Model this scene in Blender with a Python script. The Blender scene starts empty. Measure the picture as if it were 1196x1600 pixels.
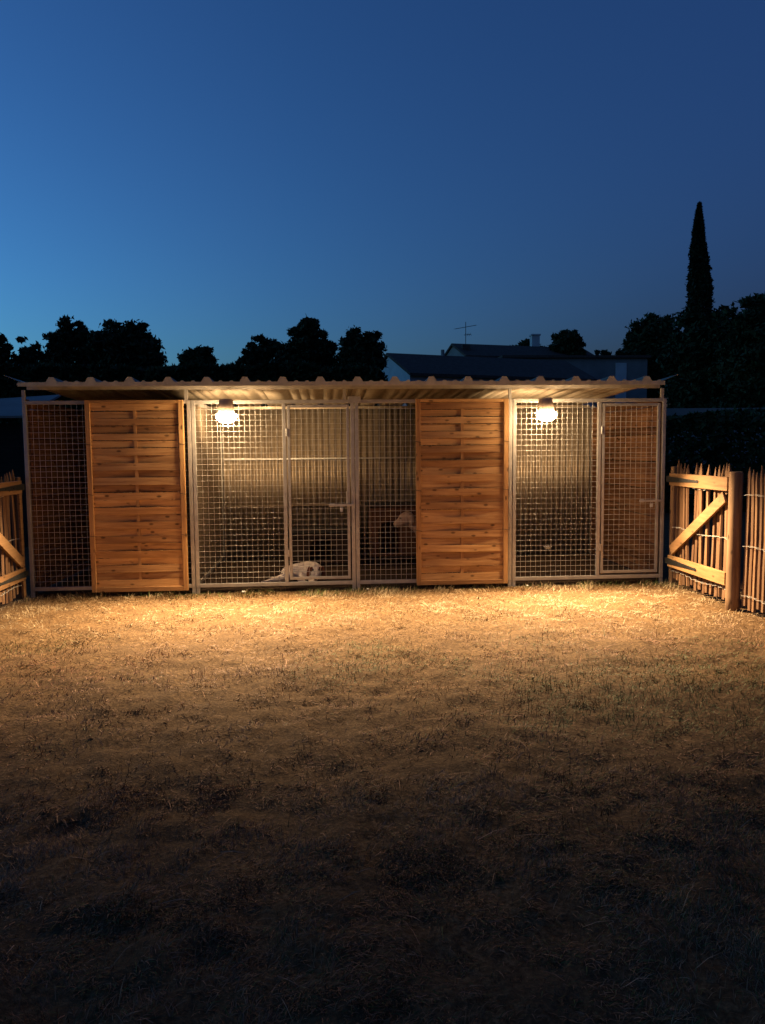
import bpy, bmesh, math, random
import numpy as np
from mathutils import Vector, Matrix
random.seed(7)
rng = np.random.default_rng(11)
S = bpy.context.scene
COL = S.collection
rad = math.radians

# ------------------------------------------------------------------ camera, sky, exposure
cd = bpy.data.cameras.new('camera')
cam = bpy.data.objects.new('camera', cd)
COL.objects.link(cam)
S.camera = cam
cd.sensor_fit = 'VERTICAL'
cd.sensor_height = 32.0
cd.sensor_width = 24.0
cd.lens = 32.0 * 1200 / 1600
cd.clip_start = 0.05
cd.clip_end = 2000
YAW, PIT, ROLL = 0.0747, -0.0828, -0.0089
CAM = Vector((-0.2846, -7.2264, 1.3297))
Fv = Vector((math.sin(YAW) * math.cos(PIT), math.cos(YAW) * math.cos(PIT), math.sin(PIT)))
Rv = Vector((math.cos(YAW), -math.sin(YAW), 0))
Uv = Rv.cross(Fv)
R2 = Rv * math.cos(ROLL) + Uv * math.sin(ROLL)
U2 = -Rv * math.sin(ROLL) + Uv * math.cos(ROLL)
M = Matrix((R2, U2, -Fv)).transposed().to_4x4()
M.translation = CAM
cam.matrix_world = M

world = bpy.data.worlds.new('World')
S.world = world
world.use_nodes = True
wn = world.node_tree
bg = wn.nodes['Background']
sky = wn.nodes.new('ShaderNodeTexSky')
sky.sky_type = 'NISHITA'
sky.sun_disc = False
sky.sun_elevation = rad(-3.6)
sky.sun_rotation = rad(-72)
sky.ozone_density = 4.0
sky.air_density = 1.0
sky.dust_density = 0.4
tint = wn.nodes.new('ShaderNodeMix')
tint.data_type = 'RGBA'
tint.blend_type = 'MULTIPLY'
tint.inputs[0].default_value = 1.0
tint.inputs[7].default_value = (0.56, 1.55, 1.02, 1)
wn.links.new(sky.outputs[0], tint.inputs[6])
wn.links.new(tint.outputs[2], bg.inputs[0])
bg.inputs[1].default_value = 0.15

S.view_settings.view_transform = 'Standard'
S.view_settings.look = 'None'
S.view_settings.gamma = 1
S.view_settings.use_curve_mapping = False
S.view_settings.exposure = 5.2
S.render.engine = 'CYCLES'
S.cycles.use_denoising = True
S.cycles.max_bounces = 8
S.cycles.sample_clamp_indirect = 0.6
S.cycles.use_adaptive_sampling = False

LAMP_COLOR = (1.0, 0.70, 0.38)
LAMP_RADIANCE = 4.5
BEAM_DOWN = 51.0     # watts: reflector beam on the yard
BEAM_BACK = 8.5      # watts: light thrown into the run


def at(u, v, Y):
    """point on the plane y = Y seen at photo pixel (u, v)"""
    d = Fv * 1200 + R2 * (u - 598) - U2 * (v - 800)
    return CAM + d * ((Y - CAM.y) / d.y)


# ------------------------------------------------------------------ mesh helpers
class MB:
    def __init__(s):
        s.v, s.f = [], []

    def add(s, vs, fs):
        n = len(s.v)
        s.v += [tuple(p) for p in vs]
        s.f += [tuple(i + n for i in f) for f in fs]
        return s

    def box(s, a, b):
        (x0, y0, z0), (x1, y1, z1) = a, b
        return s.add([(x0, y0, z0), (x1, y0, z0), (x1, y1, z0), (x0, y1, z0), (x0, y0, z1), (x1, y0, z1), (x1, y1, z1), (x0, y1, z1)],
                     [(0, 3, 2, 1), (4, 5, 6, 7), (0, 1, 5, 4), (1, 2, 6, 5), (2, 3, 7, 6), (3, 0, 4, 7)])

    def tube(s, pts, r, n=6, cap=True, squash=1.0):
        pts = [Vector(p) for p in pts]
        rs = r if isinstance(r, (list, tuple)) else [r] * len(pts)
        rings, vs, fs = [], [], []
        for i, p in enumerate(pts):
            t = (pts[min(i + 1, len(pts) - 1)] - pts[max(i - 1, 0)]).normalized()
            ref = Vector((0, 0, 1)) if abs(t.z) < 0.9 else Vector((0, 1, 0))
            a = t.cross(ref).normalized()
            b = t.cross(a).normalized()
            for k in range(n):
                q = 2 * math.pi * (k + .5) / n
                vs.append(p + a * (math.cos(q) * rs[i]) + b * (math.sin(q) * rs[i] * squash))
        m = len(pts)
        for i in range(m - 1):
            for k in range(n):
                k2 = (k + 1) % n
                fs.append((i * n + k, i * n + k2, (i + 1) * n + k2, (i + 1) * n + k))
        if cap:
            fs.append(tuple(range(n - 1, -1, -1)))
            fs.append(tuple((m - 1) * n + k for k in range(n)))
        return s.add(vs, fs)

    def bar(s, p, q, w, h, up=(0, 0, 1)):
        """rectangular bar from p to q, w across, h along 'up'"""
        p, q = Vector(p), Vector(q)
        t = (q - p).normalized()
        a = t.cross(Vector(up)).normalized() * (w / 2)
        b = a.cross(t).normalized() * (h / 2)
        vs = [p - a - b, p + a - b, p + a + b, p - a + b, q - a - b, q + a - b, q + a + b, q - a + b]
        return s.add(vs, [(0, 3, 2, 1), (4, 5, 6, 7), (0, 1, 5, 4), (1, 2, 6, 5), (2, 3, 7, 6), (3, 0, 4, 7)])

    def lathe(s, c, prof, n=16, axis='z', sx=1, sy=1):
        vs, fs = [], []
        for (r, z) in prof:
            for k in range(n):
                q = 2 * math.pi * k / n
                x, y = math.cos(q) * r * sx, math.sin(q) * r * sy
                if axis == 'z':
                    vs.append((c[0] + x, c[1] + y, c[2] + z))
                else:
                    vs.append((c[0] + x, c[1] + z, c[2] + y))
        for i in range(len(prof) - 1):
            for k in range(n):
                k2 = (k + 1) % n
                fs.append((i * n + k, i * n + k2, (i + 1) * n + k2, (i + 1) * n + k))
        fs.append(tuple(range(n - 1, -1, -1)))
        fs.append(tuple((len(prof) - 1) * n + k for k in range(n)))
        return s.add(vs, fs)

    def mesh(s, name, mat, smooth=False, bevel=None):
        me = bpy.data.meshes.new(name)
        me.from_pydata(s.v, [], s.f)
        me.materials.append(mat)
        if smooth:
            me.polygons.foreach_set('use_smooth', [True] * len(me.polygons))
        me.update()
        return me

    def build(s, name, mat, parent=None, smooth=False, bevel=0.0, **props):
        bm = bmesh.new()
        me = s.mesh(name, mat, smooth)
        bm.from_mesh(me)
        bmesh.ops.recalc_face_normals(bm, faces=bm.faces)
        bm.to_mesh(me)
        bm.free()
        o = link(name, me, parent, **props)
        if bevel:
            md = o.modifiers.new('bevel', 'BEVEL')
            md.width = bevel
            md.segments = 2
            md.limit_method = 'ANGLE'
        return o


def link(name, me, parent=None, loc=None, rot=None, **props):
    o = bpy.data.objects.new(name, me)
    COL.objects.link(o)
    if parent is not None:
        o.parent = parent
    if loc is not None:
        o.location = loc
    if rot is not None:
        o.rotation_euler = rot
    for k, v in props.items():
        o[k] = v
    return o


def thing(name, label, cat, loc=(0, 0, 0), group=None):
    """an Empty at the thing's base; its parts are built in world coordinates and moved under it"""
    o = bpy.data.objects.new(name, None)
    COL.objects.link(o)
    o.location = loc
    o.empty_display_size = 0.1
    tag(o, label, cat, group)
    return o


def tag(o, label, cat, group=None):
    o['label'] = label
    o['category'] = cat
    if group:
        o['group'] = group
    return o


def np_mesh(name, V, F, mat, smooth=False):
    """V (n,3), F (m,k) arrays -> mesh"""
    me = bpy.data.meshes.new(name)
    k = F.shape[1]
    me.vertices.add(len(V))
    me.vertices.foreach_set('co', V.astype(np.float32).ravel())
    me.loops.add(F.size)
    me.loops.foreach_set('vertex_index', F.astype(np.int32).ravel())
    me.polygons.add(len(F))
    me.polygons.foreach_set('loop_start', np.arange(0, F.size, k, dtype=np.int32))
    me.polygons.foreach_set('loop_total', np.full(len(F), k, dtype=np.int32))
    if smooth:
        me.polygons.foreach_set('use_smooth', np.ones(len(F), dtype=bool))
    me.materials.append(mat)
    me.update(calc_edges=True)
    return me


# ------------------------------------------------------------------ materials
def nodes(name):
    m = bpy.data.materials.new(name)
    m.use_nodes = True
    t = m.node_tree
    return m, t, t.nodes['Principled BSDF']


def N(t, kind, **kw):
    n = t.nodes.new('ShaderNode' + kind)
    for k, v in kw.items():
        setattr(n, k, v)
    return n


def ramp(t, fac, stops):
    r = N(t, 'ValToRGB')
    e = r.color_ramp.elements
    while len(e) < len(stops):
        e.new(0.5)
    for el, (p, c) in zip(e, stops):
        el.position = p
        el.color = (*c, 1) if len(c) == 3 else c
    t.links.new(fac, r.inputs[0])
    return r.outputs[0]


def mixc(t, fac, a, b, mode='MIX'):
    n = N(t, 'Mix', data_type='RGBA', blend_type=mode)
    for sock, val in ((n.inputs[0], fac), (n.inputs[6], a), (n.inputs[7], b)):
        if isinstance(val, (int, float)):
            sock.default_value = val
        elif isinstance(val, tuple):
            sock.default_value = (*val, 1)
        else:
            t.links.new(val, sock)
    return n.outputs[2]


def noise(t, vec, scale, detail=4, rough=.55, dist=0):
    n = N(t, 'TexNoise')
    n.inputs['Scale'].default_value = scale
    n.inputs['Detail'].default_value = detail
    n.inputs['Roughness'].default_value = rough
    n.inputs['Distortion'].default_value = dist
    if vec is not None:
        t.links.new(vec, n.inputs['Vector'])
    return n.outputs['Fac']


def stretch(t, scale, per_object=True, coord='Object'):
    tc = N(t, 'TexCoord')
    mp = N(t, 'Mapping')
    mp.inputs['Scale'].default_value = scale
    t.links.new(tc.outputs[coord], mp.inputs[0])
    if per_object:
        oi = N(t, 'ObjectInfo')
        mul = N(t, 'Math', operation='MULTIPLY')
        mul.inputs[1].default_value = 37.0
        t.links.new(oi.outputs['Random'], mul.inputs[0])
        cb = N(t, 'CombineXYZ')
        for i in range(3):
            t.links.new(mul.outputs[0], cb.inputs[i])
        t.links.new(cb.outputs[0], mp.inputs['Location'])
    return mp.outputs[0]


def bump(t, b, h, strength, dist=0.002):
    n = N(t, 'Bump')
    n.inputs['Strength'].default_value = strength
    n.inputs['Distance'].default_value = dist
    t.links.new(h, n.inputs['Height'])
    t.links.new(n.outputs[0], b.inputs['Normal'])


def wood(name, dark, mid, light, axis, knots=True, rough=.75):
    """axis: the direction the grain runs along"""
    m, t, b = nodes(name)
    sc = [28.0, 28.0, 28.0]
    sc[axis] = 1.6
    vec = stretch(t, tuple(sc))
    g = noise(t, vec, 1.6, 6, .6, .6)
    c = ramp(t, g, [(.28, dark), (.5, mid), (.72, light)])
    # broad blotches and per-piece tint
    sc2 = [7.0, 7.0, 7.0]
    sc2[axis] = 2.0
    vec2 = stretch(t, tuple(sc2))
    g2 = noise(t, vec2, 1.0, 3, .5)
    c = mixc(t, ramp(t, g2, [(.35, (0, 0, 0)), (.7, (.55, .55, .55))]), c, tuple(x * .55 for x in mid))
    oi = N(t, 'ObjectInfo')
    c = mixc(t, 1.0, c, ramp(t, oi.outputs['Random'], [(0, (.66, .60, .56)), (.35, (.95, .9, .85)), (.7, (1.0, 1.0, 1.0)), (1, (1.18, 1.15, 1.05))]), 'MULTIPLY')
    if knots:
        sk = [15.0, 15.0, 15.0]
        sk[axis] = 7.0
        vo = N(t, 'TexVoronoi', feature='F1')
        vo.inputs['Scale'].default_value = 1.0
        vo.inputs['Randomness'].default_value = 1.0
        t.links.new(stretch(t, tuple(sk)), vo.inputs['Vector'])
        c = mixc(t, ramp(t, vo.outputs['Distance'], [(.10, (.85, .85, .85)), (.20, (0, 0, 0))]), c, tuple(x * .30 for x in dark))
    t.links.new(c, b.inputs['Base Color'])
    b.inputs['Roughness'].default_value = rough
    b.inputs['Specular IOR Level'].default_value = .25
    bump(t, b, g, .5, .003)
    return m


def metal(name, col, metallic=.6, rough=.45, var=.3):
    m, t, b = nodes(name)
    vec = stretch(t, (1, 1, 1))
    g = noise(t, vec, 14, 5, .6)
    c = ramp(t, g, [(.3, tuple(x * (1 - var) for x in col)), (.7, col)])
    t.links.new(c, b.inputs['Base Color'])
    b.inputs['Metallic'].default_value = metallic
    r = ramp(t, noise(t, vec, 6, 3), [(.3, (rough * .8,) * 3), (.7, (min(1, rough * 1.25),) * 3)])
    t.links.new(r, b.inputs['Roughness'])
    return m


def matte(name, a, c2, scale=6, rough=.9, bmp=.3, bd=.01, spec=.2, coord='Object'):
    m, t, b = nodes(name)
    vec = stretch(t, (1, 1, 1), False, coord)
    g = noise(t, vec, scale, 6, .65)
    t.links.new(ramp(t, g, [(.3, a), (.7, c2)]), b.inputs['Base Color'])
    b.inputs['Roughness'].default_value = rough
    b.inputs['Specular IOR Level'].default_value = spec
    if bmp:
        bump(t, b, g, bmp, bd)
    return m


def leafy(name, a, b_, c):
    m, t, b = nodes(name)
    geo = N(t, 'NewGeometry')
    t.links.new(ramp(t, geo.outputs['Random Per Island'], [(0, a), (.6, b_), (1, c)]), b.inputs['Base Color'])
    b.inputs['Roughness'].default_value = .7
    b.inputs['Specular IOR Level'].default_value = .2
    return m


W_SLAT = wood('screen_pine', (.25, .120, .046), (.48, .262, .105), (.60, .365, .16), 0)
W_STILE = wood('screen_pine_upright', (.25, .120, .046), (.46, .250, .100), (.56, .335, .145), 2)
W_SIDE = wood('side_boards', (.13, .064, .032), (.25, .125, .062), (.33, .18, .095), 1)
W_PALE = wood('chestnut_pale', (.085, .042, .022), (.16, .086, .044), (.24, .14, .075), 2, knots=False, rough=.85)
W_RAIL = wood('planed_rail', (.15, .080, .036), (.25, .140, .062), (.31, .185, .088), 1, rough=.65)
W_POST = wood('round_post', (.10, .058, .033), (.18, .105, .058), (.25, .155, .088), 2, knots=True, rough=.85)
W_HOUSE = wood('kennel_box_pine', (.07, .03, .018), (.12, .055, .034), (.16, .075, .048), 2)
W_KICK = wood('dark_board', (.018, .012, .009), (.035, .022, .016), (.05, .034, .025), 0)
GALV = metal('galvanised_steel', (.46, .43, .39), .3, .45)
WIRE = metal('galvanised_wire', (.56, .53, .48), .3, .42)
TRIM = metal('roof_edge_beige', (.70, .62, .34), .0, .7)
CORR = metal('corrugated_iron', (.34, .265, .185), .6, .46)
ROOF = metal('roof_sheet', (.46, .37, .26), .1, .5)
IRON = metal('black_iron', (.018, .017, .016), .3, .55)
HOOD = metal('lamp_housing_grey', (.42, .30, .21), .05, .7)
TIE = matte('dark_tie_wire', (.03, .025, .02), (.06, .05, .04), 30, .6, 0)
FELT = matte('roofing_felt', (.02, .02, .02), (.05, .045, .04), 40, .95)
EARTH = matte('kennel_earth', (.035, .022, .014), (.085, .055, .034), 9, .95, .5, .02)
DOG_WHITE = matte('white_coat', (.62, .52, .43), (.78, .68, .57), 22, .95, .5, .006)
DOG_BROWN = matte('brown_coat', (.11, .035, .018), (.20, .075, .04), 25, .9, .4, .005)
DOG_PALE = matte('pale_coat', (.30, .20, .16), (.40, .28, .23), 20, .95, .5, .006)
BLACK = matte('black_skin', (.012, .010, .010), (.03, .025, .025), 30, .4, 0, spec=.5)
RENDER_WALL = matte('house_render', (.62, .58, .54), (.78, .74, .70), 1.2, .95, .1, .01)
GREY_WALL = matte('grey_render', (.24, .21, .19), (.36, .32, .29), .8, .95, .1, .01)
TILE = matte('roof_tiles', (.085, .056, .042), (.15, .10, .075), 5, .9, .6, .05)
BARK = matte('bark', (.035, .026, .02), (.08, .06, .045), 12, .95, .6, .03)
PINE_LEAF = leafy('pine_needles', (.018, .032, .014), (.034, .056, .022), (.055, .08, .032))
LEAF = leafy('broad_leaves', (.022, .036, .014), (.04, .062, .022), (.065, .09, .034))
CYPRESS_LEAF = leafy('cypress_leaves', (.012, .022, .010), (.022, .038, .016), (.036, .055, .022))
PALE_METAL = metal('pale_metal', (.6, .6, .6), .3, .4)
STONE = matte('pale_stone', (.5, .47, .42), (.65, .62, .56), 30, .9)

glow, gt, gb = nodes('lamp_glass')
gb.inputs['Base Color'].default_value = (.9, .9, .85, 1)
gb.inputs['Emission Color'].default_value = (*LAMP_COLOR, 1)
gb.inputs['Emission Strength'].default_value = LAMP_RADIANCE


# ------------------------------------------------------------------ ground
def vnoise(x, y, seed):
    """smooth value noise on arrays"""
    r = np.random.default_rng(seed).random((64, 64))
    xi, yi = np.floor(x).astype(int), np.floor(y).astype(int)
    fx, fy = x - xi, y - yi
    fx, fy = fx * fx * (3 - 2 * fx), fy * fy * (3 - 2 * fy)
    g = lambda a, b: r[a % 64, b % 64]
    return (g(xi, yi) * (1 - fx) + g(xi + 1, yi) * fx) * (1 - fy) + (g(xi, yi + 1) * (1 - fx) + g(xi + 1, yi + 1) * fx) * fy


def fbm(x, y, seed, oct=3):
    s, a, tot = 0, 1.0, 0
    for i in range(oct):
        s = s + a * vnoise(x * 2 ** i + 17.3 * i, y * 2 ** i + 5.1 * i, seed + i)
        tot += a
        a *= .55
    return s / tot


def height(x, y):
    h = (fbm(x * 2.2, y * 2.2, 3) - .5) * .045 + (fbm(x * 8, y * 8, 8, 2) - .5) * .034 + (vnoise(x * 21, y * 21, 13) - .5) * .016
    k = np.clip((-.05 - y) / .5, 0, 1) * np.clip((3.0 - np.abs(x)) / .35, 0.12, 1)
    return h * k - .012


def green(x, y):
    """how green the turf is: living patches among the straw"""
    g = np.clip((fbm(x * .8, y * 1.1, 21) - .56) * 4, 0, 1) * .55
    g = g + np.exp(-(((x - 1.9) / 1.2) ** 2 + ((y + 3.35) / .42) ** 2)) * 1.0
    g = g + np.exp(-(((x - .05) / .28) ** 2 + ((y + 2.15) / .22) ** 2)) * 1.0
    g = g + np.exp(-(((x + 2.3) / .35) ** 2 + ((y + 1.85) / .2) ** 2)) * .7
    g = g + np.exp(-((y + .05) / .16) ** 2) * .55 * np.clip(fbm(x * 2.5, y, 33) * 2 - .4, 0, 1)
    g = g + np.clip((x + 1.5) / 4, 0, 1) * np.clip((-y - 3.2) / 2, 0, 1) * .45
    return np.clip(g * (.5 + fbm(x * 5, y * 5, 41)), 0, 1)


def axis_pts(lo, hi, step, far):
    a = list(np.arange(lo, hi + 1e-6, step))
    g, d = [], step * 2
    p = hi
    while p < far:
        p += d
        d *= 1.5
        g.append(p)
    q, d, l = lo, step * 2, []
    while q > -far:
        q -= d
        d *= 1.5
        l.append(q)
    return np.array(l[::-1] + a + g)


xs, ys = axis_pts(-3.8, 3.8, .035, 600), axis_pts(-6.6, .3, .035, 600)
GX, GY = np.meshgrid(xs, ys)
GZ = height(GX, GY)
V = np.stack([GX.ravel(), GY.ravel(), GZ.ravel()], 1)
nx, ny = len(xs), len(ys)
i = (np.arange(ny - 1)[:, None] * nx + np.arange(nx - 1)[None, :]).ravel()
F = np.stack([i, i + 1, i + nx + 1, i + nx], 1)
gm, t, b = nodes('dry_turf_soil')
vec = stretch(t, (1, 1, 1), False)
n1 = noise(t, vec, 45, 8, .7)
n2 = noise(t, vec, 3.2, 5, .6)
c = ramp(t, n1, [(.32, (.038, .02, .009)), (.5, (.095, .054, .024)), (.68, (.20, .125, .06))])
c = mixc(t, ramp(t, n2, [(.42, (0, 0, 0)), (.68, (.6, .6, .6))]), c, (.08, .048, .024))
t.links.new(c, b.inputs['Base Color'])
b.inputs['Roughness'].default_value = .95
b.inputs['Specular IOR Level'].default_value = .1
bump(t, b, n1, .8, .012)
me = np_mesh('ground', V, F, gm, True)
link('ground', me, kind='structure')


# ------------------------------------------------------------------ grass and straw
def blades(n, region, lean, length, width, colors, density=None):
    (x0, x1), (y0, y1) = region
    x, y = rng.uniform(x0, x1, n), rng.uniform(y0, y1, n)
    if density is not None:
        keep = rng.random(n) < density(x, y)
        x, y = x[keep], y[keep]
        n = len(x)
    z = height(x, y)
    az = rng.uniform(0, 2 * np.pi, n)
    # blades of one clump comb the same way
    az = az * .5 + fbm(x * 3, y * 3, 55) * 9
    L = rng.uniform(*length, n)
    Wd = rng.uniform(*width, n)
    th = rng.uniform(*lean, n)                       # angle from upright at the root
    th2 = np.minimum(th + rng.uniform(.15, .7, n), 1.62)
    d = np.stack([np.cos(az), np.sin(az), np.zeros(n)], 1)
    s_ = np.stack([-np.sin(az), np.cos(az), np.zeros(n)], 1)
    tw = rng.uniform(-.6, .6, n)[:, None]
    s_ = s_ * np.cos(tw) + np.array([0, 0, 1.0]) * np.sin(tw)
    up = np.array([0, 0, 1.0])
    p0 = np.stack([x, y, z - .004], 1)
    p1 = p0 + (d * np.sin(th)[:, None] + up * np.cos(th)[:, None]) * (L * .55)[:, None]
    p2 = p1 + (d * np.sin(th2)[:, None] + up * np.cos(th2)[:, None]) * (L * .45)[:, None]
    w = (Wd / 2)[:, None]
    V = np.stack([p0 - s_ * w, p0 + s_ * w, p1 + s_ * w * .8, p1 - s_ * w * .8, p2 + s_ * w * .15, p2 - s_ * w * .15], 1).reshape(-1, 3)
    k = np.arange(n)[:, None] * 6
    F = np.concatenate([k + np.array([[0, 1, 2, 3]]), k + np.array([[3, 2, 4, 5]])], 0)
    dry, grn = colors
    far_brown = np.clip((-1.3 - y) / 1.1, 0, 1) * np.clip(.35 + 1.1 * fbm(x * 1.6, y * 1.6, 61), 0, 1)  # dry tones turn browner with distance from the kennel, broken up by noise
    g = green(x, y)
    isg = rng.random(n) < np.clip(g * 1.15, 0, .95)
    cd_ = np.array(dry)[rng.integers(0, len(dry), n)] * rng.uniform(.75, 1.2, (n, 1)) * (1 - far_brown[:, None] * np.array([.06, .42, .47]))
    cd_ = cd_ * (1 + np.exp(-((y + .9) / .75) ** 2)[:, None] * np.array([.14, .24, .36]))  # lamp pool painted in: straw paler and yellower just before the kennel
    cg_ = np.array(grn)[rng.integers(0, len(grn), n)] * rng.uniform(.75, 1.2, (n, 1))
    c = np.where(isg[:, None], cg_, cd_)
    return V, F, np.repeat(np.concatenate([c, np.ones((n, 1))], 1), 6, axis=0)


STRAW = [(.30, .21, .115), (.25, .17, .088), (.34, .25, .145), (.19, .125, .066), (.13, .085, .048)]
GREENS = [(.058, .082, .018), (.080, .098, .024), (.045, .062, .015), (.10, .105, .032)]
clump = lambda x, y: np.clip((fbm(x * 5.5, y * 5.5, 71) - .40) * 3.6, .05, 1) * np.clip((fbm(x * 6, y * 6.5, 141) - .33) * 7, .03, 1)
tall = lambda x, y: np.clip((fbm(x * 3.0, y * 3.0, 91) - .54) * 5, 0, 1) * .7 + green(x, y) * .5
patch = lambda x, y: np.clip((np.exp(-(((x - 1.95) / 1.25) ** 2 + ((y + 3.3) / .5) ** 2)) + np.exp(-(((x - .05) / .3) ** 2 + ((y + 2.15) / .22) ** 2)) + .8 * np.exp(-(((x + 2.3) / .35) ** 2 + ((y + 1.85) / .2) ** 2)) + .45 * np.exp(-(((x - 1.2) / 1.3) ** 2 + ((y + 4.4) / .5) ** 2))) * (.1 + 1.5 * np.clip(fbm(x * 4, y * 4, 171) - .3, 0, 1)), 0, .95)
mat_ = lambda x, y: np.clip((fbm(x * 6, y * 6.5, 141) - .36) * 7, .05, 1)
foot = lambda x, y: np.clip((fbm(x * 5, y * 5, 101) - .38) * 4, 0.05, 1)
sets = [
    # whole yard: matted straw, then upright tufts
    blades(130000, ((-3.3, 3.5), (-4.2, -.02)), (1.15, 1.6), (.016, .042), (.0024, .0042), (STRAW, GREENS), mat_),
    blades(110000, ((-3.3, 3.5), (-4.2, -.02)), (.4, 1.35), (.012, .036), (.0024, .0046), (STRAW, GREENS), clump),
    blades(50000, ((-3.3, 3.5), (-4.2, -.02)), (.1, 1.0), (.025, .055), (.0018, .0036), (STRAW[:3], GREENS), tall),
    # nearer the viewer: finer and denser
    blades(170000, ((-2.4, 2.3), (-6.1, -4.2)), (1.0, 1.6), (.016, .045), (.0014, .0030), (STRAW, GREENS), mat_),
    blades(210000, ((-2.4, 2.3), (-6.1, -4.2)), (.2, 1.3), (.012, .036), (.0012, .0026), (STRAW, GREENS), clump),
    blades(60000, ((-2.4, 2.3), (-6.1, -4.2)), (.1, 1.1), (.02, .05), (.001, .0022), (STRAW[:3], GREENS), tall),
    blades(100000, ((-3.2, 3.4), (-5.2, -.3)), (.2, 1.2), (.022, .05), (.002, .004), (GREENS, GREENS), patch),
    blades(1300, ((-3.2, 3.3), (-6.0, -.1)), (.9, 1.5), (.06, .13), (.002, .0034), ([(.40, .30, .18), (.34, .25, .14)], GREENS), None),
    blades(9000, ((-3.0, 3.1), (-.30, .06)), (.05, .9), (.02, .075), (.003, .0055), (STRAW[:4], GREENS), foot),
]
Vs, Fs, Cs, off = [], [], [], 0
for v, f, c in sets:
    Vs.append(v)
    Fs.append(f + off)
    Cs.append(c)
    off += len(v)
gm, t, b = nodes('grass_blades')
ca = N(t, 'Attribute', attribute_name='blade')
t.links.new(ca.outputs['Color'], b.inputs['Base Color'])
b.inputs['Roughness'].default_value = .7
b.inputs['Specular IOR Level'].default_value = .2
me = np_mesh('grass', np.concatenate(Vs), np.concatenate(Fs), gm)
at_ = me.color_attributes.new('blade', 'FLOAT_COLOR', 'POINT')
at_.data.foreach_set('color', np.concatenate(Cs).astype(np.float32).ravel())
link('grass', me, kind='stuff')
tri_count = 4 * len(np.concatenate(Fs)) // 2

# ------------------------------------------------------------------ the kennel
H = 1.785           # height of the front panels
DEPTH = 2.0
roof_z = lambda y: 1.925 - .042 * (y + .25)
kennel = thing('dog_kennel', 'long galvanised mesh dog kennel under a ribbed lean-to roof', 'dog kennel')


def rect_frame(mb, x0, x1, z0, z1, y, w):
    h = w / 2
    mb.box((x0, y - h, z0), (x0 + w, y + h, z1))
    mb.box((x1 - w, y - h, z0), (x1, y + h, z1))
    mb.box((x0 + w, y - h + .0015, z1 - w), (x1 - w, y + h - .0015, z1))
    mb.box((x0 + w, y - h + .0015, z0), (x1 - w, y + h - .0015, z0 + w))
    return mb


def grid(mb, x0, x1, z0, z1, y, pitch=.05, r=.0017):
    n = max(1, round((x1 - x0) / pitch))
    for k in range(1, n):
        x = x0 + (x1 - x0) * k / n
        mb.tube([(x, y + r, z0), (x, y + r, z1)], r, 6, False)
    m = max(1, round((z1 - z0) / pitch))
    for k in range(1, m):
        z = z0 + (z1 - z0) * k / m
        mb.tube([(x0, y - r, z), (x1, y - r, z)], r, 6, False)
    return mb


def legs(mb, xs_, y, z):
    for x in xs_:
        mb.box((x, y - .0155, -.03), (x + .033, y + .0155, z))
    return mb


T = .034
Z0 = .045
panels = [(-3.0, -1.503, None), (-1.497, -.003, (-.625, -.05)), (.003, 1.497, None), (1.503, 3.0, (2.375, 2.945))]
for x0, x1, door in panels:
    mb = rect_frame(MB(), x0, x1, Z0, H, 0, T)
    legs(mb, (x0 + .0005, x1 - T + .0005), 0, Z0 + .01)
    if door:
        dx0, dx1 = door
        mb.box((dx0 - .012 - T, -T / 2 + .001, Z0 + T), (dx0 - .012, T / 2 - .001, H - T))
        fr = mb.build('panel_frame', GALV, kennel, bevel=.003)
        grid(MB(), x0 + T, dx0 - .012 - T, Z0 + T, H - T, -.004).build('wire_mesh', WIRE, fr, smooth=True, kind='stuff')
        db = rect_frame(MB(), dx0, dx1, Z0 + T + .02, H - T - .012, 0, .026)
        dr = db.build('door', GALV, kennel, bevel=.003)
        grid(MB(), dx0 + .026, dx1 - .026, Z0 + T + .046, H - T - .038, -.004).build('wire_mesh', WIRE, dr, smooth=True, kind='stuff')
        zl = .80
        lb = MB().box((dx1 - .20, -.034, zl - .011), (dx1 + .035, -.020, zl + .011))
        lb.box((dx1 - .19, -.022, zl - .016), (dx1 - .15, -.012, zl + .016))
        lb.tube([(dx1 - .03, -.030, zl), (dx1 - .03, -.030, zl + .13)], .006, 8)
        lb.build('latch', GALV, dr, bevel=.002)
        MB().box((dx1 - .095, -.040, zl - .060), (dx1 - .070, -.026, zl - .028)).tube(
            [(dx1 - .090, -.033, zl - .028), (dx1 - .090, -.033, zl - .008), (dx1 - .075, -.033, zl - .008), (dx1 - .075, -.033, zl - .028)], .003, 6).build('padlock', PALE_METAL, dr)
        for zh in (.32, 1.45):
            MB().tube([(dx0 - .006, -.014, zh), (dx0 - .006, -.014, zh + .07)], .009, 8).build('hinge', GALV, dr)
    else:
        fr = mb.build('panel_frame', GALV, kennel, bevel=.003)
        grid(MB(), x0 + T, x1 - T, Z0 + T, H - T, -.004).build('wire_mesh', WIRE, fr, smooth=True, kind='stuff')

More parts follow.
